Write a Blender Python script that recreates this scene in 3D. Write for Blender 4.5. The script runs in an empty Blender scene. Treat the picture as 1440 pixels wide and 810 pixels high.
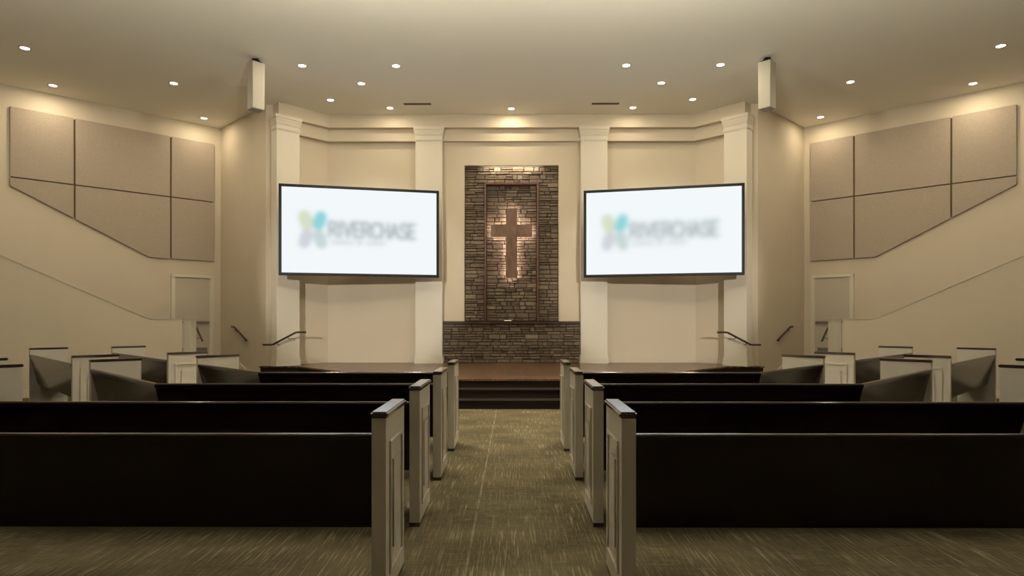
import bpy, bmesh, math, random
import numpy as np
from mathutils import Vector, Matrix

C = bpy.context.scene.collection
R2 = math.sqrt(0.5)
HC = 6.16            # ceiling height
ST = 0.423           # stage height

# ------------------------------------------------------------------ materials
def newmat(name):
    m = bpy.data.materials.new(name); m.use_nodes = True
    nt = m.node_tree
    return m, nt, nt.nodes['Principled BSDF']

def plain(name, col, rough=0.6, spec=0.5, metal=0.0, bump=0.0, bscale=200.0, vary=0.0, vscale=1.5, coat=0.0):
    m, nt, b = newmat(name)
    b.inputs['Base Color'].default_value = (*col, 1)
    b.inputs['Roughness'].default_value = rough
    b.inputs['Specular IOR Level'].default_value = spec
    b.inputs['Metallic'].default_value = metal
    b.inputs['Coat Weight'].default_value = coat
    tc = nt.nodes.new('ShaderNodeTexCoord')
    if bump > 0:
        n = nt.nodes.new('ShaderNodeTexNoise'); n.inputs['Scale'].default_value = bscale
        n.inputs['Detail'].default_value = 3
        nt.links.new(tc.outputs['Object'], n.inputs['Vector'])
        bp = nt.nodes.new('ShaderNodeBump'); bp.inputs['Strength'].default_value = bump
        bp.inputs['Distance'].default_value = 0.002
        nt.links.new(n.outputs['Fac'], bp.inputs['Height'])
        nt.links.new(bp.outputs['Normal'], b.inputs['Normal'])
    if vary > 0:
        n = nt.nodes.new('ShaderNodeTexNoise'); n.inputs['Scale'].default_value = vscale
        n.inputs['Detail'].default_value = 4
        nt.links.new(tc.outputs['Object'], n.inputs['Vector'])
        r = nt.nodes.new('ShaderNodeValToRGB')
        r.color_ramp.elements[0].position = .3; r.color_ramp.elements[1].position = .7
        r.color_ramp.elements[0].color = (*[c*(1-vary) for c in col], 1)
        r.color_ramp.elements[1].color = (*[min(1, c*(1+vary)) for c in col], 1)
        nt.links.new(n.outputs['Fac'], r.inputs['Fac'])
        nt.links.new(r.outputs['Color'], b.inputs['Base Color'])
    return m

def emit(name, col, strength):
    m = bpy.data.materials.new(name); m.use_nodes = True
    nt = m.node_tree; nt.nodes.clear()
    e = nt.nodes.new('ShaderNodeEmission'); e.inputs['Color'].default_value = (*col, 1)
    e.inputs['Strength'].default_value = strength
    o = nt.nodes.new('ShaderNodeOutputMaterial'); nt.links.new(e.outputs[0], o.inputs[0])
    return m

def wood(name, c1, c2, rough=0.3, scale=(6, 60, 60), spec=0.5, bump=0.1, planks=None, coat=0.0):
    m, nt, b = newmat(name)
    tc = nt.nodes.new('ShaderNodeTexCoord')
    mp = nt.nodes.new('ShaderNodeMapping'); mp.inputs['Scale'].default_value = scale
    nt.links.new(tc.outputs['Object'], mp.inputs['Vector'])
    n = nt.nodes.new('ShaderNodeTexNoise'); n.inputs['Scale'].default_value = 1.0
    n.inputs['Detail'].default_value = 5; n.inputs['Distortion'].default_value = .6
    nt.links.new(mp.outputs[0], n.inputs['Vector'])
    r = nt.nodes.new('ShaderNodeValToRGB')
    r.color_ramp.elements[0].position = .32; r.color_ramp.elements[1].position = .68
    r.color_ramp.elements[0].color = (*c1, 1); r.color_ramp.elements[1].color = (*c2, 1)
    nt.links.new(n.outputs['Fac'], r.inputs['Fac'])
    col = r.outputs['Color']
    if planks:
        mp2 = nt.nodes.new('ShaderNodeMapping'); mp2.inputs['Rotation'].default_value = (0, 0, math.pi/2)
        nt.links.new(tc.outputs['Object'], mp2.inputs['Vector'])
        bk = nt.nodes.new('ShaderNodeTexBrick')
        bk.inputs['Scale'].default_value = 1.0
        bk.inputs['Brick Width'].default_value = planks[0]; bk.inputs['Row Height'].default_value = planks[1]
        bk.inputs['Mortar Size'].default_value = .004
        bk.inputs['Color1'].default_value = (.75, .75, .75, 1); bk.inputs['Color2'].default_value = (1.2, 1.2, 1.2, 1)
        bk.inputs['Mortar'].default_value = (.25, .25, .25, 1)
        nt.links.new(mp2.outputs[0], bk.inputs['Vector'])
        mx = nt.nodes.new('ShaderNodeMix'); mx.data_type = 'RGBA'; mx.blend_type = 'MULTIPLY'
        mx.inputs['Factor'].default_value = 1
        nt.links.new(col, mx.inputs['A']); nt.links.new(bk.outputs['Color'], mx.inputs['B'])
        col = mx.outputs['Result']
    nt.links.new(col, b.inputs['Base Color'])
    b.inputs['Roughness'].default_value = rough
    b.inputs['Specular IOR Level'].default_value = spec
    b.inputs['Coat Weight'].default_value = coat
    b.inputs['Coat Roughness'].default_value = rough*.6
    b.inputs['Coat IOR'].default_value = 2.1 if coat > .9 else 1.5
    if bump:
        bp = nt.nodes.new('ShaderNodeBump'); bp.inputs['Strength'].default_value = bump
        bp.inputs['Distance'].default_value = .003
        nt.links.new(n.outputs['Fac'], bp.inputs['Height']); nt.links.new(bp.outputs['Normal'], b.inputs['Normal'])
    return m

def carpet_mat():
    m, nt, b = newmat('carpet')
    N = nt.nodes.new; L = nt.links.new
    tc = N('ShaderNodeTexCoord')
    def noise(scale, detail=2, loc=(0, 0, 0)):
        mp = N('ShaderNodeMapping'); mp.inputs['Scale'].default_value = scale; mp.inputs['Location'].default_value = loc
        L(tc.outputs['Object'], mp.inputs['Vector'])
        n = N('ShaderNodeTexNoise'); n.inputs['Scale'].default_value = 1; n.inputs['Detail'].default_value = detail
        L(mp.outputs[0], n.inputs['Vector']); return n.outputs['Fac']
    def ramp(src, a, bb):
        r = N('ShaderNodeMapRange'); r.inputs['From Min'].default_value = a; r.inputs['From Max'].default_value = bb
        L(src, r.inputs['Value']); return r.outputs['Result']
    def mul(a, c):
        x = N('ShaderNodeMath'); x.operation = 'MULTIPLY'; L(a, x.inputs[0])
        if isinstance(c, float): x.inputs[1].default_value = c
        else: L(c, x.inputs[1])
        return x.outputs[0]
    def add(a, c):
        x = N('ShaderNodeMath'); x.operation = 'ADD'; L(a, x.inputs[0]); L(c, x.inputs[1]); return x.outputs[0]
    # carpet tiles: 0.61 m, each with its own streak density and tone
    bk = N('ShaderNodeTexBrick'); bk.inputs['Scale'].default_value = 1
    bk.inputs['Brick Width'].default_value = .305; bk.inputs['Row Height'].default_value = .61
    bk.inputs['Mortar Size'].default_value = .0; bk.offset = .5
    bk.inputs['Color1'].default_value = (0, 0, 0, 1); bk.inputs['Color2'].default_value = (1, 1, 1, 1)
    L(tc.outputs['Object'], bk.inputs['Vector'])
    tile = bk.outputs['Color']
    long_ = ramp(noise((90, 1.0, 1), 2), .64, .74)
    dash = ramp(noise((85, 3.0, 1), 3, (3, 9, 0)), .53, .68)
    cross = ramp(noise((5, 60, 1), 2, (7, 2, 0)), .56, .70)
    pile = noise((260, 260, 1), 2)
    patch = ramp(noise((1.6, 2.2, 1), 3), .38, .62)
    yarn_x = noise((160, 12, 1), 1)
    s1 = mul(dash, add(mul(tile, .75), mul(patch, .35)))
    inv = N('ShaderNodeMath'); inv.operation = 'SUBTRACT'; inv.inputs[0].default_value = 1.0; L(tile, inv.inputs[1])
    s2 = mul(cross, mul(inv.outputs[0], .45))
    st = add(mul(long_, .35), add(mul(s1, 1.1), s2))
    st = add(st, mul(ramp(yarn_x, .4, .75), .22))
    # one long light seam running up the aisle
    sx = N('ShaderNodeSeparateXYZ'); L(tc.outputs['Object'], sx.inputs[0])
    ax = N('ShaderNodeMath'); ax.operation = 'ADD'; ax.inputs[1].default_value = .22; L(sx.outputs[0], ax.inputs[0])
    ab_ = N('ShaderNodeMath'); ab_.operation = 'ABSOLUTE'; L(ax.outputs[0], ab_.inputs[0])
    lt = N('ShaderNodeMath'); lt.operation = 'LESS_THAN'; lt.inputs[1].default_value = .008; L(ab_.outputs[0], lt.inputs[0])
    st = add(st, mul(mul(lt.outputs[0], .6), ramp(noise((1, 5, 1), 3), .3, .6)))
    # tone
    base = add(mul(patch, .30), add(mul(pile, .5), mul(tile, .12)))
    r = N('ShaderNodeValToRGB')
    r.color_ramp.elements[0].position = .15; r.color_ramp.elements[1].position = 1.1
    r.color_ramp.elements[0].color = (.042, .034, .0165, 1); r.color_ramp.elements[1].color = (.135, .115, .066, 1)
    L(base, r.inputs['Fac'])
    mx = N('ShaderNodeMix'); mx.data_type = 'RGBA'; mx.clamp_factor = True
    L(mul(st, .48), mx.inputs['Factor']); L(r.outputs['Color'], mx.inputs['A']); mx.inputs['B'].default_value = (.37, .325, .22, 1)
    L(mx.outputs['Result'], b.inputs['Base Color'])
    b.inputs['Roughness'].default_value = .95; b.inputs['Specular IOR Level'].default_value = .1
    bp = N('ShaderNodeBump'); bp.inputs['Strength'].default_value = .6; bp.inputs['Distance'].default_value = .003
    L(add(pile, mul(st, .4)), bp.inputs['Height']); L(bp.outputs['Normal'], b.inputs['Normal'])
    return m

def stone_mat():
    m, nt, b = newmat('ledgestone')
    N = nt.nodes.new; L = nt.links.new
    g = N('ShaderNodeNewGeometry')
    r = N('ShaderNodeValToRGB'); cr = r.color_ramp
    cr.elements[0].color = (.12, .088, .06, 1); cr.elements[1].color = (.25, .195, .14, 1)
    e = cr.elements.new(.5); e.color = (.17, .13, .092, 1)
    e = cr.elements.new(.75); e.color = (.15, .12, .088, 1)
    L(g.outputs['Random Per Island'], r.inputs['Fac'])
    tc = N('ShaderNodeTexCoord')
    n = N('ShaderNodeTexNoise'); n.inputs['Scale'].default_value = 14; n.inputs['Detail'].default_value = 6
    L(tc.outputs['Object'], n.inputs['Vector'])
    r2 = N('ShaderNodeMapRange'); r2.inputs['To Min'].default_value = .65; r2.inputs['To Max'].default_value = 1.35
    L(n.outputs['Fac'], r2.inputs['Value'])
    mx = N('ShaderNodeMix'); mx.data_type = 'RGBA'; mx.blend_type = 'MULTIPLY'; mx.inputs['Factor'].default_value = 1
    L(r.outputs['Color'], mx.inputs['A']); L(r2.outputs['Result'], mx.inputs['B'])
    L(mx.outputs['Result'], b.inputs['Base Color'])
    b.inputs['Roughness'].default_value = .85
    bp = N('ShaderNodeBump'); bp.inputs['Strength'].default_value = .7; bp.inputs['Distance'].default_value = .012
    L(n.outputs['Fac'], bp.inputs['Height']); L(bp.outputs['Normal'], b.inputs['Normal'])
    return m

def vcol_emit(name, strength):
    m = bpy.data.materials.new(name); m.use_nodes = True
    nt = m.node_tree; nt.nodes.clear()
    a = nt.nodes.new('ShaderNodeVertexColor'); a.layer_name = 'picture'
    e = nt.nodes.new('ShaderNodeEmission'); e.inputs['Strength'].default_value = strength
    o = nt.nodes.new('ShaderNodeOutputMaterial')
    nt.links.new(a.outputs[0], e.inputs[0]); nt.links.new(e.outputs[0], o.inputs[0])
    return m

WARM = (1.0, .84, .60)
SCR = 1.0
M = dict(
    wall=plain('wall_paint', (.60, .525, .405), .75, .3, bump=.15, bscale=90, vary=.015),
    ceil=plain('ceiling_paint', (.89, .86, .765), .9, .2, bump=.1, bscale=120),
    trim=plain('trim_paint', (.65, .60, .495), .5, .4),
    pew=plain('pew_paint', (.64, .60, .52), .42, .4, vary=.02, vscale=4),
    fabric=plain('panel_fabric', (.40, .335, .265), .95, .1, bump=.9, bscale=350, vary=.10, vscale=55),
    groove=plain('panel_groove', (.17, .125, .08), .9, .1),
    dark=wood('dark_wood', (.006, .0022, .0018), (.013, .005, .004), .16, (3, 40, 40), .5, .01),
    cap=wood('cap_wood', (.018, .006, .005), (.04, .014, .011), .2, (8, 50, 50), 1.0, .0, coat=1.0),
    stage=wood('stage_wood', (.085, .046, .025), (.18, .105, .062), .28, (30, 2, 30), .5, .12, planks=(1.6, .085)),
    riser=wood('riser_wood', (.009, .005, .003), (.014, .008, .005), .7, (3, 30, 30), .2, .05),
    crosswood=wood('cross_wood', (.095, .045, .022), (.20, .105, .055), .45, (10, 30, 3), .4, .15),
    framewood=wood('frame_wood', (.085, .032, .018), (.15, .062, .034), .4, (20, 20, 3), .4, .1),
    mantel=wood('mantel_wood', (.03, .014, .008), (.055, .026, .015), .55, (3, 30, 30), .3, .05),
    carpet=carpet_mat(),
    stone=stone_mat(),
    mortar=plain('mortar', (.035, .026, .02), .95, .1),
    black=plain('black_plastic', (.005, .006, .009), .5, .2),
    rail=plain('bronze_rail', (.025, .014, .009), .4, .5),
    door=plain('door_paint', (.50, .44, .345), .5, .4),
    metal=plain('brushed_metal', (.22, .19, .165), .4, .5, metal=.6),
    speaker=plain('speaker_shell', (.42, .39, .32), .6, .3),
    screen=emit('screen_white', (.895, .945, .965), SCR),
    logo=vcol_emit('screen_logo', 1.0),
    lens=emit('lamp_lens', (1.0, .86, .66), 8.0),
    added_dome=emit('added_dome_glass', (1.0, .92, .75), 860.0), added_dome_dim=emit('added_dome_glass_dim', (1.0, .90, .71), 130.0),  # glow of the added bowl uplights
    led=emit('led_strip', (1.0, .80, .66), 20.0),
    bar=emit('added_bar_lens', (1.0, .84, .64), .5),  # lens of the added bar over the stone
    puck=emit('puck_lens', (1.0, .80, .58), 1.8),
)

# ------------------------------------------------------------------ helpers
def link(name, me, mat, parent=None, loc=(0, 0, 0)):
    o = bpy.data.objects.new(name, me); C.objects.link(o)
    if mat: me.materials.append(mat)
    o.location = loc
    if parent: o.parent = parent
    return o

class MB:
    """collects shapes in world coordinates, links them as one mesh about an origin"""
    def __init__(s): s.bm = bmesh.new()
    def prism(s, pts, z0, z1, bevel=0):
        bm = bmesh.new()
        lo = [bm.verts.new((p[0], p[1], z0)) for p in pts]
        hi = [bm.verts.new((p[0], p[1], z1)) for p in pts]
        n = len(pts)
        bm.faces.new(lo[::-1]); bm.faces.new(hi)
        for i in range(n): bm.faces.new((lo[i], lo[(i+1) % n], hi[(i+1) % n], hi[i]))
        s._merge(bm, bevel); return s
    def box(s, a, b, bevel=0):
        return s.prism([(a[0], a[1]), (b[0], a[1]), (b[0], b[1]), (a[0], b[1])], a[2], b[2], bevel)
    def loft(s, rings, bevel=0, closed_ends=True):
        bm = bmesh.new()
        vs = [[bm.verts.new(p) for p in r] for r in rings]
        n = len(rings[0])
        for a, b in zip(vs, vs[1:]):
            for i in range(n): bm.faces.new((a[i], a[(i+1) % n], b[(i+1) % n], b[i]))
        if closed_ends: bm.faces.new(vs[0][::-1]); bm.faces.new(vs[-1])
        s._merge(bm, bevel); return s
    def tube(s, pts, r, n=10):
        pts = [Vector(p) for p in pts]; rings = []
        for i, p in enumerate(pts):
            d = (pts[min(i+1, len(pts)-1)] - pts[max(i-1, 0)]).normalized()
            up = Vector((0, 0, 1)) if abs(d.z) < .95 else Vector((1, 0, 0))
            a = d.cross(up).normalized(); b = a.cross(d)
            rings.append([p + a*math.cos(t)*r + b*math.sin(t)*r for t in [2*math.pi*k/n for k in range(n)]])
        return s.loft(rings)
    def disc(s, c, r, z0, z1, n=28, bevel=0):
        return s.prism([(c[0]+r*math.cos(2*math.pi*k/n), c[1]+r*math.sin(2*math.pi*k/n)) for k in range(n)], z0, z1, bevel)
    def ring(s, c, r0, r1, z0, z1, n=28):
        bm = bmesh.new(); R = []
        for r, z in ((r0, z0), (r1, z0), (r1, z1), (r0, z1)):
            R.append([bm.verts.new((c[0]+r*math.cos(2*math.pi*k/n), c[1]+r*math.sin(2*math.pi*k/n), z)) for k in range(n)])
        for q in range(4):
            a, b = R[q], R[(q+1) % 4]
            for k in range(n): bm.faces.new((a[k], a[(k+1) % n], b[(k+1) % n], b[k]))
        s._merge(bm, 0); return s
    def _merge(s, bm, bevel):
        bmesh.ops.recalc_face_normals(bm, faces=bm.faces)
        if bevel:
            es = [e for e in bm.edges if len(e.link_faces) == 2 and e.calc_face_angle(0) > .5]
            bmesh.ops.bevel(bm, geom=es, offset=bevel, segments=2, affect='EDGES', clamp_overlap=True)
        me = bpy.data.meshes.new('t'); bm.to_mesh(me); bm.free()
        s.bm.from_mesh(me); bpy.data.meshes.remove(me)
    def build(s, name, mat, parent=None, origin=None):
        """origin: world point the mesh is about; children of an Empty take the Empty's own place"""
        if parent is not None and origin is None: origin = parent['_w']
        w = Vector(origin) if origin is not None else Vector((0, 0, 0))
        bmesh.ops.translate(s.bm, verts=s.bm.verts, vec=-w)
        me = bpy.data.meshes.new(name); s.bm.to_mesh(me); s.bm.free()
        pw = Vector(parent['_w']) if parent is not None else Vector((0, 0, 0))
        o = link(name, me, mat, parent, w - pw)
        o['_w'] = tuple(w)
        return o

def tag(o, label=None, cat=None, group=None, kind=None):
    if label: o['label'] = label
    if cat: o['category'] = cat
    if group: o['group'] = group
    if kind: o['kind'] = kind
    return o
def thing(name, loc, label, cat, group=None):
    o = bpy.data.objects.new(name, None); C.objects.link(o); o.location = loc
    o.empty_display_size = .2
    o['_w'] = tuple(loc)
    return tag(o, label, cat, group)
def struct(o): o['kind'] = 'structure'; return o

def mir(s, pts): return [(s*x, y) for x, y in pts]
def strip(p, q, t, side=1):
    """2-D quad p-q thickened by t to one side"""
    d = Vector((q[0]-p[0], q[1]-p[1])).normalized(); n = Vector((-d.y, d.x))*side*t
    return [p, q, (q[0]+n.x, q[1]+n.y), (p[0]+n.x, p[1]+n.y)]

# ------------------------------------------------------------------ shell
struct(MB().box((-16.2, -8.2, -.2), (16.2, 16.6, 0)).build('floor', M['carpet'], origin=(0, 0, 0)))
struct(MB().box((-16.2, -8.2, HC), (16.2, 16.6, HC+.2)).build('ceiling', M['ceil'], origin=(0, 0, HC)))
struct(MB().box((-16, -8.2, 0), (16, -8.0, HC)).build('wall_rear', M['wall'], origin=(0, -8, 0)))

# front wall: centre part with the opening for the stone, and the two alcove parts
w = MB()
for s in (-1, 1):
    x0, x1 = sorted((s*1.107, s*2.1))
    w.box((x0, 15.0, 1.34), (x1, 15.42, HC))
w.box((-1.107, 15.0, 5.05), (1.107, 15.42, HC))
w.box((-2.1, 15.42, 0), (2.1, 15.58, HC))
struct(w.build('wall_front', M['wall'], origin=(0, 15, 0)))
for s, side in ((-1, 'left'), (1, 'right')):
    w = MB()
    w.prism(mir(s, [(1.9, 15.06), (4.33, 15.06), (5.24, 14.15), (5.40, 14.3), (4.40, 15.3), (1.9, 15.3)]), 0, HC)
    struct(w.build('wall_front_'+side, M['wall'], origin=(s*3, 15.06, 0)))
    w = MB()
    w.prism(mir(s, [(5.23, 14.06), (5.40, 14.05), (7.2, 15.80), (7.35, 16.0), (7.0, 16.0), (5.23, 14.3)]), 0, HC)
    struct(w.build('wall_corner_'+side, M['wall'], origin=(s*6.3, 14.9, 0)))
    w = MB()
    w.prism(mir(s, [(7.2, 15.80), (14.5, 8.5), (14.7, 8.7), (7.35, 16.0)]), 0, HC)
    struct(w.build('wall_'+side, M['wall'], origin=(s*10, 13, 0)))
    w = MB(); w.prism(mir(s, [(14.5, 8.5), (14.5, -8), (14.8, -8), (14.8, 8.6), (14.7, 8.7)]), 0, HC)
    struct(w.build('wall_%s_rear' % side, M['wall'], origin=(s*14.5, 0, 0)))

# entablature: upper fascia and lower band, following the alcove plan
def ent(front, z0, z1, back=.16):
    k = math.tan(math.radians(22.5))
    c = 4.20 + (front-14.75)*k
    d = 4.20 + 14.75 + (0 if False else 0)
    # 45-degree run ends at the outer column
    run = .86 if front < 14.8 else .80
    f = [(c, front), (c+run, front-run)]
    if front < 14.8: f.append((c+run+.19, front-run+.17))
    cb = c + back*k
    b = [(cb+run+.10, front+back-run-.10+.0), (cb, front+back)]
    if front < 14.8: b = [(5.30, 14.12), (5.24, 14.3), (cb, front+back)]
    pts = [(-x, y) for x, y in f][::-1]
    pts = pts + f
    pts += b + [(-x, y) for x, y in b[::-1]]
    return pts
e = MB().prism(ent(14.75, 5.866, HC-.0), 5.866, HC)
struct(e.build('trim_1', M['wall'], origin=(0, 14.75, 5.9)))
e = MB().prism(ent(14.90, 5.59, 5.866), 5.59, 5.866)
struct(e.build('trim_2', M['wall'], origin=(0, 14.9, 5.6)))

# ------------------------------------------------------------------ columns
def column(s, cx, cy, ang, w, label):
    """front face centred on (cx,cy), ang = rotation of the face"""
    t = thing('column', (s*cx, cy, ST), label, 'column', None)
    ca, sa = math.cos(ang), math.sin(ang)
    def q(u, v): # u along the face, v outwards to the room
        return (s*(cx + u*ca + v*sa), cy + u*sa - v*ca)
    def rect(o, z0, z1, m, bev=0, back=-.27):
        h = w/2+o
        m.prism([q(-h, o), q(h, o), q(h, back), q(-h, back)], z0, z1, bev)
    m = MB(); rect(0, ST, 5.6, m); m.build('shaft', M['trim'], t)
    m = MB()
    for o, z0, z1 in ((.010, 5.53, 5.555), (.020, 5.555, 5.585), (.008, 5.585, 5.66), (.018, 5.66, 5.695), (.026, 5.695, 5.74),
                      (.034, 5.74, 5.79), (.046, 5.79, 5.866)):
        rect(o, z0, z1, m, .004)
    m.build('capital', M['trim'], t)
    m = MB()
    rect(.022, ST, ST+.14, m, .004); rect(.015, ST+.14, ST+.175, m, .006); rect(.007, ST+.175, ST+.195, m, .003)
    m.build('base', M['trim'], t)
    return t
for s, side in ((-1, 'left'), (1, 'right')):
    column(s, 1.90, 14.70, 0, .61, 'cream square column beside the stone wall, at the inner end of the %s screen' % side)
    column(s, 4.865, 13.935, -math.pi/4, .52, 'cream angled column at the outer end of the stage behind the %s screen' % side)

# ------------------------------------------------------------------ stone work
random.seed(4)
def stones(m, x0, x1, z0, z1, yf, hmin=.055, hmax=.12):
    z = z0; g = .011
    while z < z1-.02:
        h = random.uniform(hmin, hmax)
        if z1-(z+h) < hmin*.7: h = z1-z
        x = x0
        while x < x1-.02:
            wd = random.uniform(.10, .32)
            if x1-(x+wd) < .1: wd = x1-x
            parts = [(z, h)]
            if h > .09 and random.random() < .4: parts = [(z, h*.5), (z+h*.5, h*.5)]
            for (zz, hh) in parts:
                bm = bmesh.new()
                j = lambda a: random.uniform(-a, a)
                a, b, c, d = x+g/2, x+wd-g/2, zz+g/2, zz+hh-g/2
                p = random.uniform(.0, .04); e = .009
                nx = max(2, int(wd/.06))
                back = []; edge = []; face = []
                cs = []
                for i in range(nx+1): cs.append((a+(b-a)*i/nx, c))
                for i in range(nx, -1, -1): cs.append((a+(b-a)*i/nx, d))
                for (cx, cz) in cs:
                    sx = 1 if cx < (a+b)/2 else -1; sz = 1 if cz < (c+d)/2 else -1
                    jx, jz = j(.003), j(.004)
                    back.append(bm.verts.new((cx, yf+.045, cz)))
                    edge.append(bm.verts.new((cx+jx*.3, yf-p+.012, cz+jz*.5)))
                    endx = e if abs(cx-a) < 1e-6 or abs(cx-b) < 1e-6 else 0
                    face.append(bm.verts.new((cx+sx*endx+jx, yf-p+j(.004), cz+sz*e+jz)))
                n = len(cs)
                for i in range(n):
                    k = (i+1) % n
                    bm.faces.new((back[i], back[k], edge[k], edge[i])); bm.faces.new((edge[i], edge[k], face[k], face[i]))
                bm.faces.new(face)
                m._merge(bm, 0)
            x += wd
        z += h
m = MB()
stones(m, -1.107, -.64, 1.40, 4.67, 15.18); stones(m, .64, 1.107, 1.40, 4.67, 15.18)
stones(m, -1.107, 1.107, 4.67, 5.05, 15.18)
sw = struct(m.build('wall_stone', M['stone'], origin=(0, 15.1, 1.4)))
m = MB(); stones(m, -.60, .60, 1.40, 4.63, 15.315)
struct(m.build('wall_stone_niche', M['stone'], origin=(0, 15.2, 1.4)))
m = MB(); stones(m, -1.615, 1.615, ST, 1.34, 14.955)
struct(m.build('wall_stone_plinth', M['stone'], origin=(0, 14.95, ST)))
m = MB()
for s in (-1, 1):
    x0, x1 = sorted((s*1.107, s*.645)); m.box((x0, 15.22, 1.34), (x1, 15.42, 5.05))
m.box((-.645, 15.22, 4.67), (.645, 15.42, 5.05)); m.box((-.645, 15.355, 1.34), (.645, 15.42, 4.67))
m.box((-1.615, 14.995, ST), (1.615, 15.42, 1.34))
struct(m.build('wall_stone_backing', M['mortar'], origin=(0, 15.2, 1)))
m = MB(); m.box((-1.59, 14.86, 1.335), (1.59, 15.22, 1.396), .006); m.box((-.6, 15.2, 1.335), (.6, 15.35, 1.396))
tag(m.build('mantel_shelf', M['mantel'], origin=(0, 14.9, 1.335)),
    'long dark wooden shelf capping the low stone wall below the cross', 'shelf')
# niche frame
t = thing('wooden_frame', (0, 15.10, 1.396), 'reddish-brown wooden frame around the recessed stone panel behind the cross', 'frame')
for s in (-1, 1):
    x0, x1 = sorted((s*.598, s*.642)); MB().box((x0, 15.105, 1.396), (x1, 15.35, 4.63), .004).build('side_board', M['framewood'], t)
MB().box((-.642, 15.10, 4.63), (.642, 15.35, 4.672), .004).build('top_board', M['framewood'], t)

# cross
t = thing('wall_cross', (0, 15.13, 2.42), 'brown wooden cross glowing from behind on the stone panel', 'cross')
def crosspts(i):
    a, b = .134-i, .488-i
    z0, z1, zb0, zb1 = 2.42+i, 4.06-i, 3.385+i, 3.675-i
    return [(-a, z0), (a, z0), (a, zb0), (b, zb0), (b, zb1), (a, zb1), (a, z1), (-a, z1), (-a, zb1), (-b, zb1), (-b, zb0), (-a, zb0)]
def slab(pts, y0, y1, bev=0):
    m = MB(); m.loft([[(x, y0, z) for x, z in pts], [(x, y1, z) for x, z in pts]], bev); return m
m = MB()
m.box((-.134, 15.10, 2.42), (.134, 15.165, 4.06), .005); m.build('post', M['crosswood'], t)
m = MB(); m.box((-.488, 15.097, 3.385), (.488, 15.163, 3.675), .005)
m.build('crossbar', M['crosswood'], t)
tag(slab(crosspts(.02), 15.20, 15.23).build('led_strip', M['led'], t), 'warm white light strip behind the cross')
MB().box((-.06, 15.16, 2.7), (.06, 15.34, 3.9)).build('wall_mount', M['black'], t)

t = thing('added_light_bar', (0, 15.05, 5.05), 'added slim light bar under the top edge of the stone wall opening', 'light bar')  # bar added to brighten the top of the stone
MB().box((-.75, 15.035, 5.043), (.75, 15.065, 5.05)).build('housing', M['black'], t)
MB().box((-.73, 15.04, 5.041), (.73, 15.06, 5.043)).build('lens', M['bar'], t)
l = bpy.data.lights.new('lamp', 'AREA'); l.energy = 6.5; l.color = (1.0, .84, .64); l.shape = 'RECTANGLE'; l.size = 1.3; l.size_y = .008
o = bpy.data.objects.new('lamp', l); C.objects.link(o); o.parent = t; o.location = (0, .012, -.012); o.rotation_euler = (math.radians(40), 0, 0)

t = thing('puck_light', (-.085, 14.93, 1.396), 'small round glowing lamp on the middle of the dark shelf', 'lamp')
MB().disc((-.085, 14.93), .10, 1.396, 1.408, bevel=.003).build('housing', M['metal'], t)
MB().disc((-.085, 14.93), .08, 1.4081, 1.417, bevel=.003).build('lens', M['puck'], t)

# ------------------------------------------------------------------ stage
front = 10.76
poly = [(-1.72, front), (1.72, front), (4.62, 13.80), (5.45, 13.80), (5.45, 14.10), (4.31, 15.12), (-4.31, 15.12), (-5.45, 14.10), (-5.45, 13.80), (-4.62, 13.80)]
def inset(pts, d):
    out = []; n = len(pts)
    for i in range(n):
        a, b, c = Vector(pts[i-1]), Vector(pts[i]), Vector(pts[(i+1) % n])
        d1 = (b-a).normalized(); d2 = (c-b).normalized()
        n1 = Vector((-d1.y, d1.x)); n2 = Vector((-d2.y, d2.x))
        out.append(tuple(b + (n1+n2)*(d/(1+n1.dot(n2)))))
    return out
struct(MB().prism(poly, ST-.03, ST).build('floor_stage', M['stage'], origin=(0, 13, ST)))
struct(MB().prism(inset(poly, .02), 0, ST-.03).build('stage_riser', M['riser'], origin=(0, 13, 0)))
t = thing('stage_steps', (0, 10.16, 0), 'two dark wooden steps up to the stage at the end of the aisle', 'steps')
m = MB()
for i in range(2):
    y = 10.16+i*.30; z = .141*(i+1); k = 1.60
    n = 'tread'
    MB().box((-k, y-.015, z-.028), (k, 10.785 if i else 10.475, z), .004).build('tread', M['riser'], t)
    MB().box((-k+.01, y, z-.141 if i else 0), (k-.01, y+.30, z-.028)).build('riser', M['riser'], t)

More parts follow.
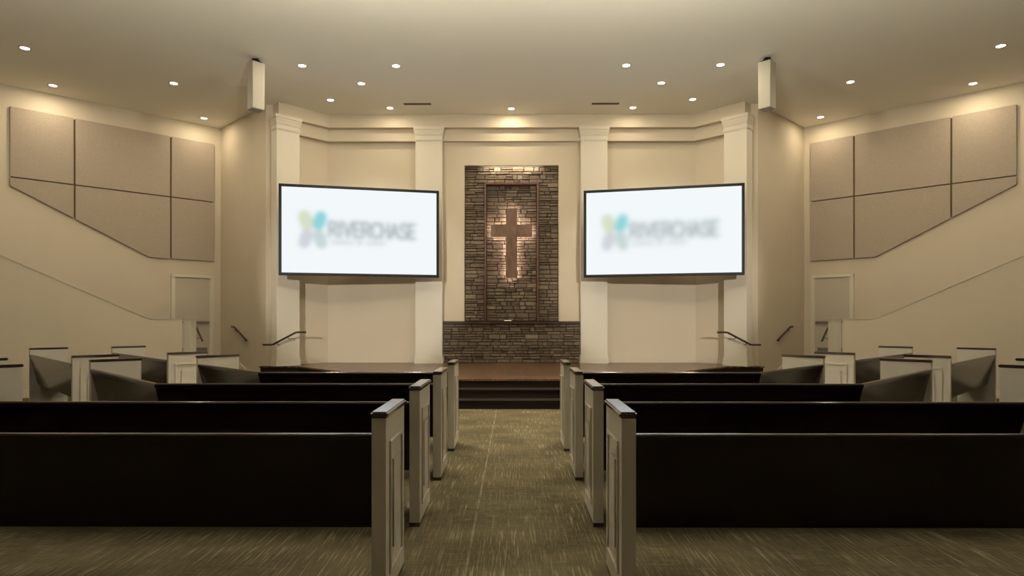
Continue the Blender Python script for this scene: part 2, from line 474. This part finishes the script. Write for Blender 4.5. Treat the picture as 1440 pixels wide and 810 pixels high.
# ------------------------------------------------------------------ side landings, steps, stairs, parapets
def ab(a, b):  # a=|x|+y, b=|x|-y  -> (|x|,y)
    return ((a+b)/2, (a-b)/2)
for s, side in ((-1, 'left'), (1, 'right')):
    # landing beside the door
    L = [ab(23.0, -8.58), ab(23.0, -5.6), ab(20.72, -5.6), ab(20.72, -6.7), ab(21.84, -7.1), ab(21.84, -8.58)]
    struct(MB().prism(mir(s, L), 0, ST).build('floor_landing_'+side, M['carpet'], origin=(s*7.4, 15, 0)))
    t = thing('landing_steps', (s*6.4, 14.9, 0), 'carpeted steps down from the %s side door landing along the corner wall' % side, 'steps')
    for i in range(2):
        a1 = 21.84-.4*i; h = ST*(2-i)/3
        MB().prism(mir(s, [ab(a1, -8.6), ab(a1, -7.15), ab(a1-.4, -7.15), ab(a1-.4, -8.6)]), 0, h, .006).build('tread', M['carpet'], t)
    # stairs rising behind the parapet
    t = thing('balcony_stairs', (s*9, 13, 0), 'carpeted stairs rising behind the sloped parapet on the %s' % side, 'stairs')
    for i in range(12):
        b0 = -5.6+.56*i
        MB().prism(mir(s, [ab(22.96, b0), ab(22.96, b0+.56), ab(20.76, b0+.56), ab(20.76, b0)]), 0, ST+.187*(i+1)).build('tread', M['carpet'], t)
    # parapet wall
    def par(a0, a1, prof):
        m = MB(); rows = []
        lo0 = []; 
        ring = lambda a: [(s*ab(a, b)[0], ab(a, b)[1], z) for b, z in prof]
        m.loft([ring(a0), ring(a1)]); return m
    def bz(x): return 2*x-20.47  # |x| -> b along camera-side face
    prof = [(bz(6.965), 0), (bz(13.3), 0), (bz(13.3), 1.44+.668*(13.3-7.41)), (bz(7.41), 1.44), (bz(6.965), 1.44)]
    pw = struct(par(20.47, 20.69, prof).build('wall_parapet_'+side, M['wall'], origin=(s*10, 10, 0)))
    prof = [(bz(6.965), 1.44), (bz(7.41), 1.44), (bz(13.3), 1.44+.668*(13.3-7.41)), (bz(13.3), 1.452+.668*(13.3-7.41)), (bz(7.405), 1.452), (bz(6.965), 1.452)]
    par(20.45, 20.71, prof).build('cap', M['trim'], pw)
    # newel post at its end
    t = thing('newel_post', (s*6.87, 13.635, 0), 'square cream end post of the %s sloped parapet, beside the door' % side, 'post')
    def pbox(o, z0, z1, bev):
        x0, x1 = sorted((s*(6.795-o), s*(6.945+o*.3))); return MB().box((x0, 13.50-o, z0), (x1, 13.77+o, z1), bev)
    pbox(0, 0, 1.44, .004).build('shaft', M['trim'], t)
    pbox(.018, 1.44, 1.466, .006).build('cap', M['trim'], t)
    pbox(.014, 0, .13, .006).build('base', M['trim'], t)
    # baseboard of the parapet
    m = MB(); m.prism(mir(s, [ab(20.47, bz(7.0)), ab(20.47, bz(13.3)), ab(20.44, bz(13.3)), ab(20.44, bz(7.0))]), 0, .13)
    m.prism(mir(s, [ab(20.47, bz(7.0)), ab(20.47, bz(13.3)), ab(20.452, bz(13.3)), ab(20.452, bz(7.0))]), .13, .155)
    struct(m.build('baseboard_'+side, M['trim'], origin=(s*9, 11.4, 0)))
    # skirt board on the corner wall following the steps: wall line |x|-y = -8.6
    def onwall(x, off): b = -8.63+off*1.414; return (s*(x), x-b)
    m = MB(); 
    P = [(7.15, ST, ST+.14), (6.65, ST, ST+.14), (5.80, 0, .13), (5.5, 0, .13)]
    m.loft([[(onwall(x, .0)[0], onwall(x, .0)[1], z0), (onwall(x, .025)[0], onwall(x, .025)[1], z0),
             (onwall(x, .025)[0], onwall(x, .025)[1], z1), (onwall(x, 0)[0], onwall(x, 0)[1], z1)] for x, z0, z1 in P])
    struct(m.build('trim_'+('3' if s < 0 else '4'), M['trim'], origin=(s*6.3, 15, 0)))
    # ---- door in the outer wall: wall line |x|+y = 23.0
    def dw(x, off): # point on the outer wall, off metres into the room
        a = 23.0-off*1.4142; b = 2*x-23.0
        return (s*ab(a, b)[0], ab(a, b)[1])
    def dbox(m, xa, xb, o0, o1, z0, z1, bev=0): m.prism([dw(xa, o0), dw(xb, o0), dw(xb, o1), dw(xa, o1)], z0, z1, bev); return m
    d = dbox(MB(), 7.385, 7.945, .0, .02, ST+.01, ST+2.0).build('door_'+('1' if s < 0 else '2'), M['door'], origin=(*dw(7.66, 0), ST)); struct(d)
    m = MB()
    dbox(m, 7.325, 7.375, 0, .045, ST, ST+2.08, .005); dbox(m, 7.955, 8.005, 0, .045, ST, ST+2.08, .005)
    dbox(m, 7.325, 8.005, 0, .05, ST+2.015, ST+2.085, .005)
    dbox(m, 7.372, 7.388, 0, .03, ST, ST+2.02); dbox(m, 7.942, 7.958, 0, .03, ST, ST+2.02)
    m.build('door_frame', M['trim'], d)
    m = MB(); dbox(m, 7.41, 7.93, .055, .085, 1.345, 1.40, .006); dbox(m, 7.42, 7.46, .02, .06, 1.345, 1.40); dbox(m, 7.86, 7.93, .02, .07, 1.33, 1.41, .004)
    m.build('push_bar', M['metal'], d)
    m = MB(); dbox(m, 7.43, 7.90, .02, .026, ST+.04, .76); m.build('kick_plate', M['metal'], d)
    # ---- acoustic panels
    top, mid = 5.73, 4.305
    xs = [7.32, 8.015, 9.355, 10.13]
    g = .012
    loc = {0: 'nearest the stage', 1: 'in the middle', 2: 'farthest from the stage'}
    shapes = []
    for i in range(3):
        xa, xb = xs[i]+(g if i else 0), xs[i+1]-(g if i < 2 else 0)
        shapes.append((i, 'upper', [(xa, mid+g), (xb, mid+g), (xb, top), (xa, top)]))
    slope = lambda x: 2.86 + (x-8.33)*(4.13-2.86)/(10.13-8.33)
    shapes.append((0, 'lower', [(xs[0], 2.86), (xs[1]-g, 2.86), (xs[1]-g, mid-g), (xs[0], mid-g)]))
    shapes.append((1, 'lower', [(xs[1]+g, 2.86), (8.33, 2.86), (xs[2]-g, slope(xs[2]-g)), (xs[2]-g, mid-g), (xs[1]+g, mid-g)]))
    shapes.append((2, 'lower', [(xs[2]+g, slope(xs[2]+g)), (xs[3], slope(xs[3])), (xs[3], mid-g), (xs[2]+g, mid-g)]))
    desc = {('upper', 0): 'tall narrow top panel nearest the stage', ('upper', 1): 'wide rectangular top panel in the middle',
            ('upper', 2): 'top panel farthest from the stage', ('lower', 0): 'narrow bottom panel nearest the stage, above the door',
            ('lower', 1): 'wide bottom panel with a sloped lower edge', ('lower', 2): 'small triangular bottom panel farthest from the stage'}
    for i, row, pts in shapes:
        m = MB()
        m.loft([[(*dw(x, .006), z) for x, z in pts], [(*dw(x, .055), z) for x, z in pts]], .007)
        xm = sum(p[0] for p in pts)/len(pts)
        tag(m.build('acoustic_panel', M['fabric'], origin=(*dw(xm, 0), min(p[1] for p in pts))),
            'taupe fabric %s on the %s wall' % (desc[(row, i)], side), 'acoustic panel', 'acoustic panels on the %s wall' % side)
    # dark backing strip visible in the joints
    m = MB()
    m.loft([[(*dw(x, 0), z) for x, z in ((7.34, 2.88), (8.32, 2.88), (10.115, 4.15), (10.115, 5.71), (7.34, 5.71))],
            [(*dw(x, .01), z) for x, z in ((7.34, 2.88), (8.32, 2.88), (10.115, 4.15), (10.115, 5.71), (7.34, 5.71))]])
    struct(m.build('trim_'+('5' if s < 0 else '6'), M['groove'], origin=(*dw(8.7, 0), 4)))
    # ---- handrails
    def rail(pts, brackets, label):
        t = thing('handrail', (s*pts[0][0], pts[0][1], pts[0][2]), label, 'handrail')
        MB().tube([(s*x, y, z) for x, y, z in pts], .021).build('rail', M['rail'], t)
        for p, q in brackets:
            MB().tube([(s*p[0], p[1], p[2]), (s*(p[0]), p[1], p[2]-.05), (s*q[0], q[1], q[2]-.06)], .008, 8).build('bracket', M['rail'], t)
    # on the corner wall (face |x|-y=-8.63): rail 7 cm off
    def cw(x, off): return (x, x+8.64-off*1.414)
    r = [(6.66, .08, 1.265), (6.60, .08, 1.265), (6.56, .08, 1.262), (6.05, .08, .96)]
    rail([(*cw(x, o), z) for x, o, z in r], [((*cw(6.5, .08), 1.225), (*cw(6.5, -.005), 1.225)), ((*cw(6.12, .08), 1.0), (*cw(6.12, -.005), 1.0))],
         'short dark sloping rail on the %s corner wall next to the side door' % side)
    # behind the post
    rail([(7.22, 14.52, 1.32), (7.10, 14.40, 1.24), (6.845, 14.145, .96)], [((6.95, 14.25, 1.07), (6.86, 13.80, 1.07))],
         'short dark rail slanting down behind the %s parapet post' % side)
    # up to the stage, in front of the outer column
    rail([(5.26, 13.52, .90), (5.08, 13.52, .90), (5.04, 13.52, .906), (4.56, 13.52, 1.158), (4.52, 13.52, 1.163), (4.34, 13.52, 1.163)],
         [((4.95, 13.52, .95), (5.0, 13.80, .95)), ((4.72, 13.52, 1.075), (4.76, 14.05, 1.075))],
         'long dark bent handrail up to the stage in front of the %s outer column' % side)

# ------------------------------------------------------------------ pews
def pew(s, pts, aisle_in, label, group, deco_far=False):
    """pts: rear line from inner end to outer end, in |x|,y"""
    P = [Vector(p) for p in pts]
    dirs = [(b-a).normalized() for a, b in zip(P, P[1:])]
    nor = [Vector((-d.y, d.x)) for d in dirs]
    offs = [nor[0]]
    for a, b in zip(nor, nor[1:]): offs.append((a+b)/(1+a.dot(b)))
    offs.append(nor[-1])
    T = .07
    t = thing('pew', (s*pts[0][0], pts[0][1], 0), label, 'pew', group)
    path = [P[0]+dirs[0]*T] + P[1:-1] + [P[-1]-dirs[-1]*T]
    def sweep(prof, name, mat, bev=0, smooth=False):
        rings = [[(s*(p.x+o.x*u), p.y+o.y*u, z) for u, z in prof] for p, o in zip(path, offs)]
        o = MB().loft(rings, bev).build(name, mat, t); return o
    sweep([(.004, .812), (.026, .812), (.128, .36), (.106, .36)], 'backrest', M['dark'])
    sweep([(-.004, .812), (-.006, .838), (.0, .847), (.008, .850), (.024, .850), (.032, .847), (.038, .838), (.036, .812)], 'top_rail', M['dark'])
    sweep([(.115, .405), (.115, .44), (.30, .43), (.48, .452), (.50, .447), (.505, .43), (.50, .41)], 'seat', M['dark'])
    sweep([(.46, .33), (.46, .41), (.48, .41), (.48, .33)], 'seat_rail', M['dark'])
    for e, (base, d, n) in enumerate(((P[0], dirs[0], nor[0]), (P[-1], -dirs[-1], nor[-1]))):
        # d points into the pew; panel occupies 0..T along d, outer face towards -d
        def q(v, u): p = base + d*v + n*u; return (s*p.x, p.y)
        def rect(v0, v1, u0, u1): return [q(v0, u0), q(v1, u0), q(v1, u1), q(v0, u1)]
        D = .52
        ep = MB().prism(rect(0, T, 0, D), .028, .925, .002).build('end_panel', M['pew'], t, origin=(*q(T/2, D/2), 0))
        MB().prism(rect(-.012, T+.006, -.008, D+.012), .925, .957, .009).build('cap', M['cap'], ep)
        MB().prism(rect(-.001, T+.001, -.001, D+.001), 0, .028).build('base_strip', M['cap'], ep)
        # raised mouldings on the outer face
        def frame(m, u0, u1, z0, z1, wd, h):
            for a, b, c, dd in ((u0, u1, z0, z0+wd), (u0, u1, z1-wd, z1), (u0, u0+wd, z0+wd, z1-wd), (u1-wd, u1, z0+wd, z1-wd)):
                m.prism([q(.0005, a), q(-h, a), q(-h, b), q(.0005, b)], c, dd, .003)
        m = MB(); frame(m, .085, D-.085, .13, .80, .022, .010)
        m.prism([q(.0005, .165), q(-.009, .165), q(-.009, D-.165), q(.0005, D-.165)], .235, .695, .005)
        m.build('panel_moulding', M['pew'], ep)
    if len(P) > 2:
        o = offs[1]; c = P[1]
        def q2(a, u): p = c + dirs[0]*a + o*u; return (s*p.x, p.y)
        MB().prism([q2(-.03, .14), q2(.03, .14), q2(.03, .45), q2(-.03, .45)], 0, .41, .003).build('support_leg', M['dark'], t)

rows = [(.575, 3.12, 3.95, 6.2), (.59, 4.35, 3.53, 5.43), (.59, 5.62, 3.11, 4.85), (.59, 6.88, 2.70, 4.04)]
nm = ['nearest the camera', 'second from the camera', 'third from the camera', 'closest to the stage']
for s, side in ((-1, 'left'), (1, 'right')):
    for k, (xi, y0, xc, xo) in enumerate(rows):
        pew(s, [(xi, y0), (xc, y0), (xo, y0+xo-xc)], True,
            'long dark pew %s of the centre aisle, %s' % (side, nm[k]), 'pews beside the centre aisle')
    for k, (a, b, l) in enumerate((((6.43, 7.32), (8.9, 9.79), 'cut off by the picture edge'),
                                   ((5.62, 8.19), (7.95, 10.52), 'in the middle of its block'),
                                   ((4.81, 8.98), (7.0, 11.17), 'closest to the stage'))):
        pew(s, [a, b], True, 'short angled dark pew by the %s parapet, %s' % (side, l), 'short pews of the outer blocks')

# ------------------------------------------------------------------ screens
GLY = {  # strokes on a 0..1 box
 'R': [(0,0,0,1),(0,1,.55,1),(.55,1,.7,.85),(.7,.85,.7,.65),(.7,.65,.55,.5),(.55,.5,0,.5),(.35,.5,.75,0)],
 'I': [(0.1,0,0.1,1)], 'V': [(0,1,.4,0),(.4,0,.8,1)],
 'E': [(0,0,0,1),(0,1,.62,1),(0,.5,.55,.5),(0,0,.62,0)],
 'C': [(.72,.85,.55,1),(.55,1,.2,1),(.2,1,0,.75),(0,.75,0,.25),(0,.25,.2,0),(.2,0,.55,0),(.55,0,.72,.15)],
 'O': [(.55,1,.2,1),(.2,1,0,.75),(0,.75,0,.25),(0,.25,.2,0),(.2,0,.55,0),(.55,0,.75,.25),(.75,.25,.75,.75),(.75,.75,.55,1)],
 'H': [(0,0,0,1),(.7,0,.7,1),(0,.5,.7,.5)], 'A': [(0,0,.4,1),(.4,1,.8,0),(.15,.35,.65,.35)],
 'S': [(.65,.85,.5,1),(.5,1,.15,1),(.15,1,0,.85),(0,.85,0,.65),(0,.65,.65,.4),(.65,.4,.65,.15),(.65,.15,.5,0),(.5,0,.15,0),(.15,0,0,.15)],
 'U': [(0,1,0,.2),(0,.2,.2,0),(.2,0,.5,0),(.5,0,.7,.2),(.7,.2,.7,1)], 'F': [(0,0,0,1),(0,1,.6,1),(0,.5,.5,.5)],
 'T': [(0,1,.7,1),(.35,0,.35,1)], ' ': []}
WID = {'I': .2, ' ': .5, 'R': .75, 'V': .8, 'E': .62, 'C': .72, 'O': .75, 'H': .7, 'A': .8, 'S': .65, 'U': .7, 'F': .6, 'T': .7}
def picture(W, H, sig):
    """the blurred sign on the display: W x H colour samples over u .06-.92, v .24-.78 of the display"""
    U, V = np.meshgrid(np.linspace(.06, .92, W), np.linspace(.24, .78, H))
    asp = 3.28/1.86
    X = U*asp; Y = V
    def seg(x0, y0, x1, y1):
        dx, dy = x1-x0, y1-y0; L = dx*dx+dy*dy+1e-12
        tt = np.clip(((X-x0)*dx+(Y-y0)*dy)/L, 0, 1)
        return np.hypot(X-x0-tt*dx, Y-y0-tt*dy)
    layers = []
    def text(word, u0, u1, v0, v1, th):
        tot = sum(WID[c] for c in word)+.28*(len(word)-1)
        kx = (u1-u0)*asp/tot; x = u0*asp; d = np.full_like(X, 9.)
        for c in word:
            for a, b, c2, d2 in GLY[c]:
                d = np.minimum(d, seg(x+a*kx, v0+b*(v1-v0), x+c2*kx, v0+d2*(v1-v0)))
            x += (WID[c]+.28)*kx
        return np.clip((th-d)/.004+.5, 0, 1)
    layers.append((text('RIVERCHASE', .298, .855, .435, .605, .017), (.42, .48, .50)))
    layers.append((text('CHURCH OF CHRIST', .31, .66, .345, .385, .005), (.50, .54, .58)))
    def petal(cu, cv, a, b, ang, sx):
        x = (U-cu)*asp; y = V-cv; c, s_ = math.cos(ang), math.sin(ang)
        xx = x*c+y*s_; yy = -x*s_+y*c
        r = np.abs(xx/a)**2.4+np.abs(yy/b)**2.4
        return np.clip((1-r)*6+.5, 0, 1)
    layers.append((petal(.150, .615, .078, .120, .30, 1), (.68, .74, .55)))
    layers.append((petal(.236, .617, .070, .115, -.30, 1), (.28, .66, .72)))
    layers.append((petal(.148, .402, .070, .118, -.30, 1), (.63, .66, .72)))
    layers.append((petal(.238, .402, .070, .118, .30, 1), (.58, .68, .67)))
    img = np.empty((H, W, 3)); img[:] = (.895, .945, .965)
    for a, c in layers:
        img = img*(1-a[..., None]) + np.array(c)*a[..., None]
    r = int(sig*3); k = np.exp(-np.arange(-r, r+1)**2/(2*sig*sig)); k /= k.sum()
    for ax in (0, 1):
        p = np.pad(img, [(r, r) if i == ax else (0, 0) for i in range(3)], mode='edge')
        img = sum(k[i]*(p[i:i+H] if ax == 0 else p[:, i:i+W]) for i in range(2*r+1))
    full = np.array((.895, .945, .965))
    k = np.clip(((img/full).min(axis=2)-.93)/.07, 0, 1)[..., None]
    return np.clip(img, 0, 1)*(1+(SCR-1)*k**1.5)
for s, side in ((-1, 'left'), (1, 'right')):
    outer, inner = Vector((s*4.807, 13.20)), Vector((s*1.58, 13.985))
    Lp, Rp = (outer, inner) if s < 0 else (inner, outer)
    d = (Rp-Lp); Wd = d.length; d.normalize(); n = Vector((d.y, -d.x))  # towards the room
    z0, z1 = 2.350, 4.247
    t = thing('projection_screen', (*(Lp+d*Wd/2), z0), 'large bright white screen with black rim hung to the %s of the cross' % side, 'screen', 'screens beside the cross')
    def q(u, v): p = Lp+d*u+n*v; return (p.x, p.y)
    def rect(u0, u1, v0, v1): return [q(u0, v0), q(u1, v0), q(u1, v1), q(u0, v1)]
    m = MB(); m.prism(rect(0, Wd, -.07, -.012), z0, z1, .004)
    m.build('housing', M['black'], t)
    m = MB(); b = .058
    for u0, u1, a0, a1 in ((0, Wd, z0, z0+b), (0, Wd, z1-b, z1), (0, b, z0+b, z1-b), (Wd-b, Wd, z0+b, z1-b)):
        m.prism(rect(u0, u1, -.02, .003), a0, a1, .002)
    m.build('bezel', M['black'], t)
    MB().prism(rect(b, Wd-b, -.012, -.006), z0+b, z1-b).build('display', M['screen'], t)
    W_, H_ = 260, 92
    img = picture(W_, H_, 4.2 if s < 0 else 5.2)
    us = np.linspace(.06, .92, W_); vs = np.linspace(.24, .78, H_)
    org = Vector(t['_w']); verts = []
    for v in vs:
        for u in us:
            p = q(b+u*(Wd-2*b), -.004); verts.append((p[0]-org.x, p[1]-org.y, z0+b+v*(z1-z0-2*b)-org.z))
    faces = [(j*W_+i, j*W_+i+1, (j+1)*W_+i+1, (j+1)*W_+i) for j in range(H_-1) for i in range(W_-1)]
    me = bpy.data.meshes.new('display_logo'); me.from_pydata(verts, [], faces)
    ca = me.color_attributes.new('picture', 'FLOAT_COLOR', 'POINT')
    ca.data.foreach_set('color', np.concatenate([img.reshape(-1, 3), np.ones((W_*H_, 1))], 1).astype(np.float32).ravel())
    lo = link('display_logo', me, M['logo'], t); tag(lo, 'blurred grey lettering with a four-petal green and teal mark')
    # mounting arms back to the columns
    for ux, yb in ((1.9, 14.71), (4.74, 14.06)):
        f = (ux-1.58)/(4.807-1.58); ys = 13.985+(13.20-13.985)*f
        m = MB(); 
        for zz in (3.0, 3.7): m.box((s*ux-.03, ys+.05, zz-.03), (s*ux+.03, yb, zz+.03))
        m.box((s*ux-.05, ys+.055, 2.8), (s*ux+.05, ys+.09, 3.9))
        m.build('mount_arm', M['black'], t)

# ------------------------------------------------------------------ hanging speakers
for s, side in ((-1, 'left'), (1, 'right')):
    cx, cy = s*4.64, 11.62
    t = thing('ceiling_speaker', (cx, cy, 5.25), 'slim pale column speaker hanging from the ceiling on the %s' % side, 'speaker', 'hanging speakers')
    def sq(h, c=.03):
        pts = [(h, -h+c), (h, h-c), (h-c, h), (-h+c, h), (-h, h-c), (-h, -h+c), (-h+c, -h), (h-c, -h)]
        a = math.radians(43)*s
        return [(cx+x*math.cos(a)-y*math.sin(a), cy+x*math.sin(a)+y*math.cos(a)) for x, y in pts]
    m = MB(); m.loft([[(x, y, 5.235) for x, y in sq(.103, .008)], [(x, y, 5.25) for x, y in sq(.112, .008)], [(x, y, 6.08) for x, y in sq(.116, .008)]]); m.build('cabinet', M['speaker'], t)
    MB().prism(sq(.09, .02), 6.08, 6.11, .003).build('top_plate', M['black'], t)
    MB().box((cx-.05, cy-.05, 6.11), (cx+.05, cy+.05, HC)).build('ceiling_mount', M['black'], t)

# ------------------------------------------------------------------ ceiling diffusers
for s, side in ((-1, 'left'), (1, 'right')):
    cx, cy = s*2.06, 14.02
    t = thing('slot_vent', (cx, cy, HC), 'narrow dark slot vent in the ceiling above the %s screen' % side, 'vent', 'ceiling slot vents')
    m = MB(); m.box((cx-.30, cy-.05, HC-.006), (cx+.30, cy-.038, HC)); m.box((cx-.30, cy+.038, HC-.006), (cx+.30, cy+.05, HC))
    m.box((cx-.30, cy-.038, HC-.006), (cx-.288, cy+.038, HC)); m.box((cx+.288, cy-.038, HC-.006), (cx+.30, cy+.038, HC))
    m.build('frame', M['rail'], t)
    MB().box((cx-.288, cy-.038, HC-.003), (cx+.288, cy+.038, HC)).build('slot', M['groove'], t)
    m = MB(); m.box((cx-.288, cy-.004, HC-.006), (cx+.288, cy+.004, HC-.003)); m.build('blade', M['rail'], t)

# ------------------------------------------------------------------ downlights
LP = [(8.47, 11.11, 'nearest the picture edge'), (9.25, 12.87, 'by the far end of the acoustic panels'), (6.75, 12.77, 'alone between the hanging speaker and the wall'),
      (7.21, 14.97, 'in the corner above the side door'), (3.89, 11.90, 'beside the hanging speaker'), (3.89, 13.75, 'above the outer end of the screen'),
      (3.00, 12.80, 'midway out from above the screen'), (2.145, 11.92, 'nearest the camera of the inner ones'), (2.71, 14.28, 'close to the wall over the screen')]
def downlight(x, y, label, W, beam=0):
    t = thing('recessed_downlight', (x, y, HC), label, 'ceiling light', 'recessed ceiling lights')
    MB().ring((x, y), .070, .092, HC-.008, HC).build('trim_ring', M['trim'], t)
    MB().disc((x, y), .070, HC-.005, HC).build('lens', M['lens'], t)
    l = bpy.data.lights.new('lamp', 'AREA'); l.energy = W; l.color = WARM; l.shape = 'DISK'; l.size = .13
    if beam:
        l = bpy.data.lights.new('lamp', 'SPOT'); l.energy = W; l.color = WARM; l.spot_size = math.radians(beam)
        l.spot_blend = .8; l.shadow_soft_size = .065
    o = bpy.data.objects.new('lamp', l); C.objects.link(o); o.parent = t; o.location = (0, 0, -.02)
WS = [23, 17, 26, 12, 26, 5, 9, 40, 7]
for s, side in ((-1, 'left'), (1, 'right')):
    for i, (x, y, l) in enumerate(LP):
        downlight(s*x, y, 'small round recessed ceiling light on the %s, %s' % (side, l), WS[i])
downlight(0, 14.33, 'small round recessed ceiling light centred above the cross', 14)
for x, y in ((-5.6, 9.1), (-1.9, 9.1), (1.9, 9.1), (5.6, 9.1)):  # unseen downlights added to brighten the carpet towards the stage
    downlight(x, y, 'added small round recessed ceiling light over the pews, out of view', 900 if abs(x) < 3 else 8, 78 if abs(x) < 3 else 0)

# bowl uplights added out of view over the pews to brighten the ceiling
for x, y in ((-1.9, 6.2), (1.9, 6.2), (-6.4, 6.2), (6.4, 6.2)):
    zg = 4.86
    t = thing('added_uplight', (x, y, zg), 'added bronze bowl uplight with glowing dome hanging high over the pews', 'added pendant light', 'added bowl uplights')
    def dome(rr, a0, a1, n=7):
        m = MB(); m.loft([[(x+rr*math.sin(a)*math.cos(p), y+rr*math.sin(a)*math.sin(p), zg-rr*math.cos(a)) for p in [2*math.pi*k/20 for k in range(20)]]
            for a in [a0+(a1-a0)*q/n for q in range(n+1)]]); return m
    dome(.26, math.radians(8), math.radians(90)).build('bowl', M['rail'], t)
    dome(.17, math.radians(91), math.radians(170)).build('glowing_dome', M['added_dome' if abs(x) < 3 else 'added_dome_dim'], t)
    MB().tube([(x, y, zg+.165), (x, y, HC)], .008, 8).build('rod', M['rail'], t)
    MB().disc((x, y), .07, HC-.02, HC, bevel=.004).build('ceiling_plate', M['rail'], t)
# unseen spotlights added behind the camera to brighten the lower stage walls
for s, side in ((-1, 'left'), (1, 'right')):
    p = Vector((s*3.0, -6.2, 3.5)); q = Vector((s*3.3, 15.0, 2.3)); d = (q-p).normalized()
    t = thing('added_spotlight', p, 'added black spotlight hung on the %s behind the pews and aimed at the stage' % side, 'spotlight', 'added stage spotlights')
    MB().tube([p-d*.22, p+d*.22], .17, 24).build('can', M['black'], t)
    MB().tube([p+d*.221, p+d*.23], .15, 24).build('lens', M['lens'], t)
    MB().tube([p, p+Vector((0, 0, .2)), (p.x, p.y, HC)], .016, 8).build('yoke', M['black'], t)
    l = bpy.data.lights.new('lamp', 'SPOT'); l.energy = 7000; l.color = (1, .93, .82); l.spot_size = math.radians(14.5); l.spot_blend = .5
    l.shadow_soft_size = .15
    o = bpy.data.objects.new('lamp', l); C.objects.link(o); o.parent = t; o.location = d*.25
    o.rotation_euler = d.to_track_quat('-Z', 'Y').to_euler()

# ------------------------------------------------------------------ world, camera, view
wd = bpy.data.worlds.new('World'); bpy.context.scene.world = wd; wd.use_nodes = True
wd.node_tree.nodes['Background'].inputs[0].default_value = (0, 0, 0, 1)
wd.node_tree.nodes['Background'].inputs[1].default_value = 0
cam = bpy.data.cameras.new('Camera'); co = bpy.data.objects.new('Camera', cam); C.objects.link(co)
co.location = (.048, 0, 1.40); co.rotation_euler = (math.pi/2, 0, .0055)
cam.sensor_width = 36; cam.lens = 22.5; cam.shift_x = 2.8/1440; cam.shift_y = 46.5/1440
cam.clip_end = 100
sc = bpy.context.scene; sc.camera = co
sc.view_settings.view_transform = 'Standard'; sc.view_settings.look = 'None'
sc.view_settings.gamma = 1; sc.view_settings.use_curve_mapping = False
sc.view_settings.exposure = 0.0
for o in bpy.data.objects:
    if '_w' in o: del o['_w']
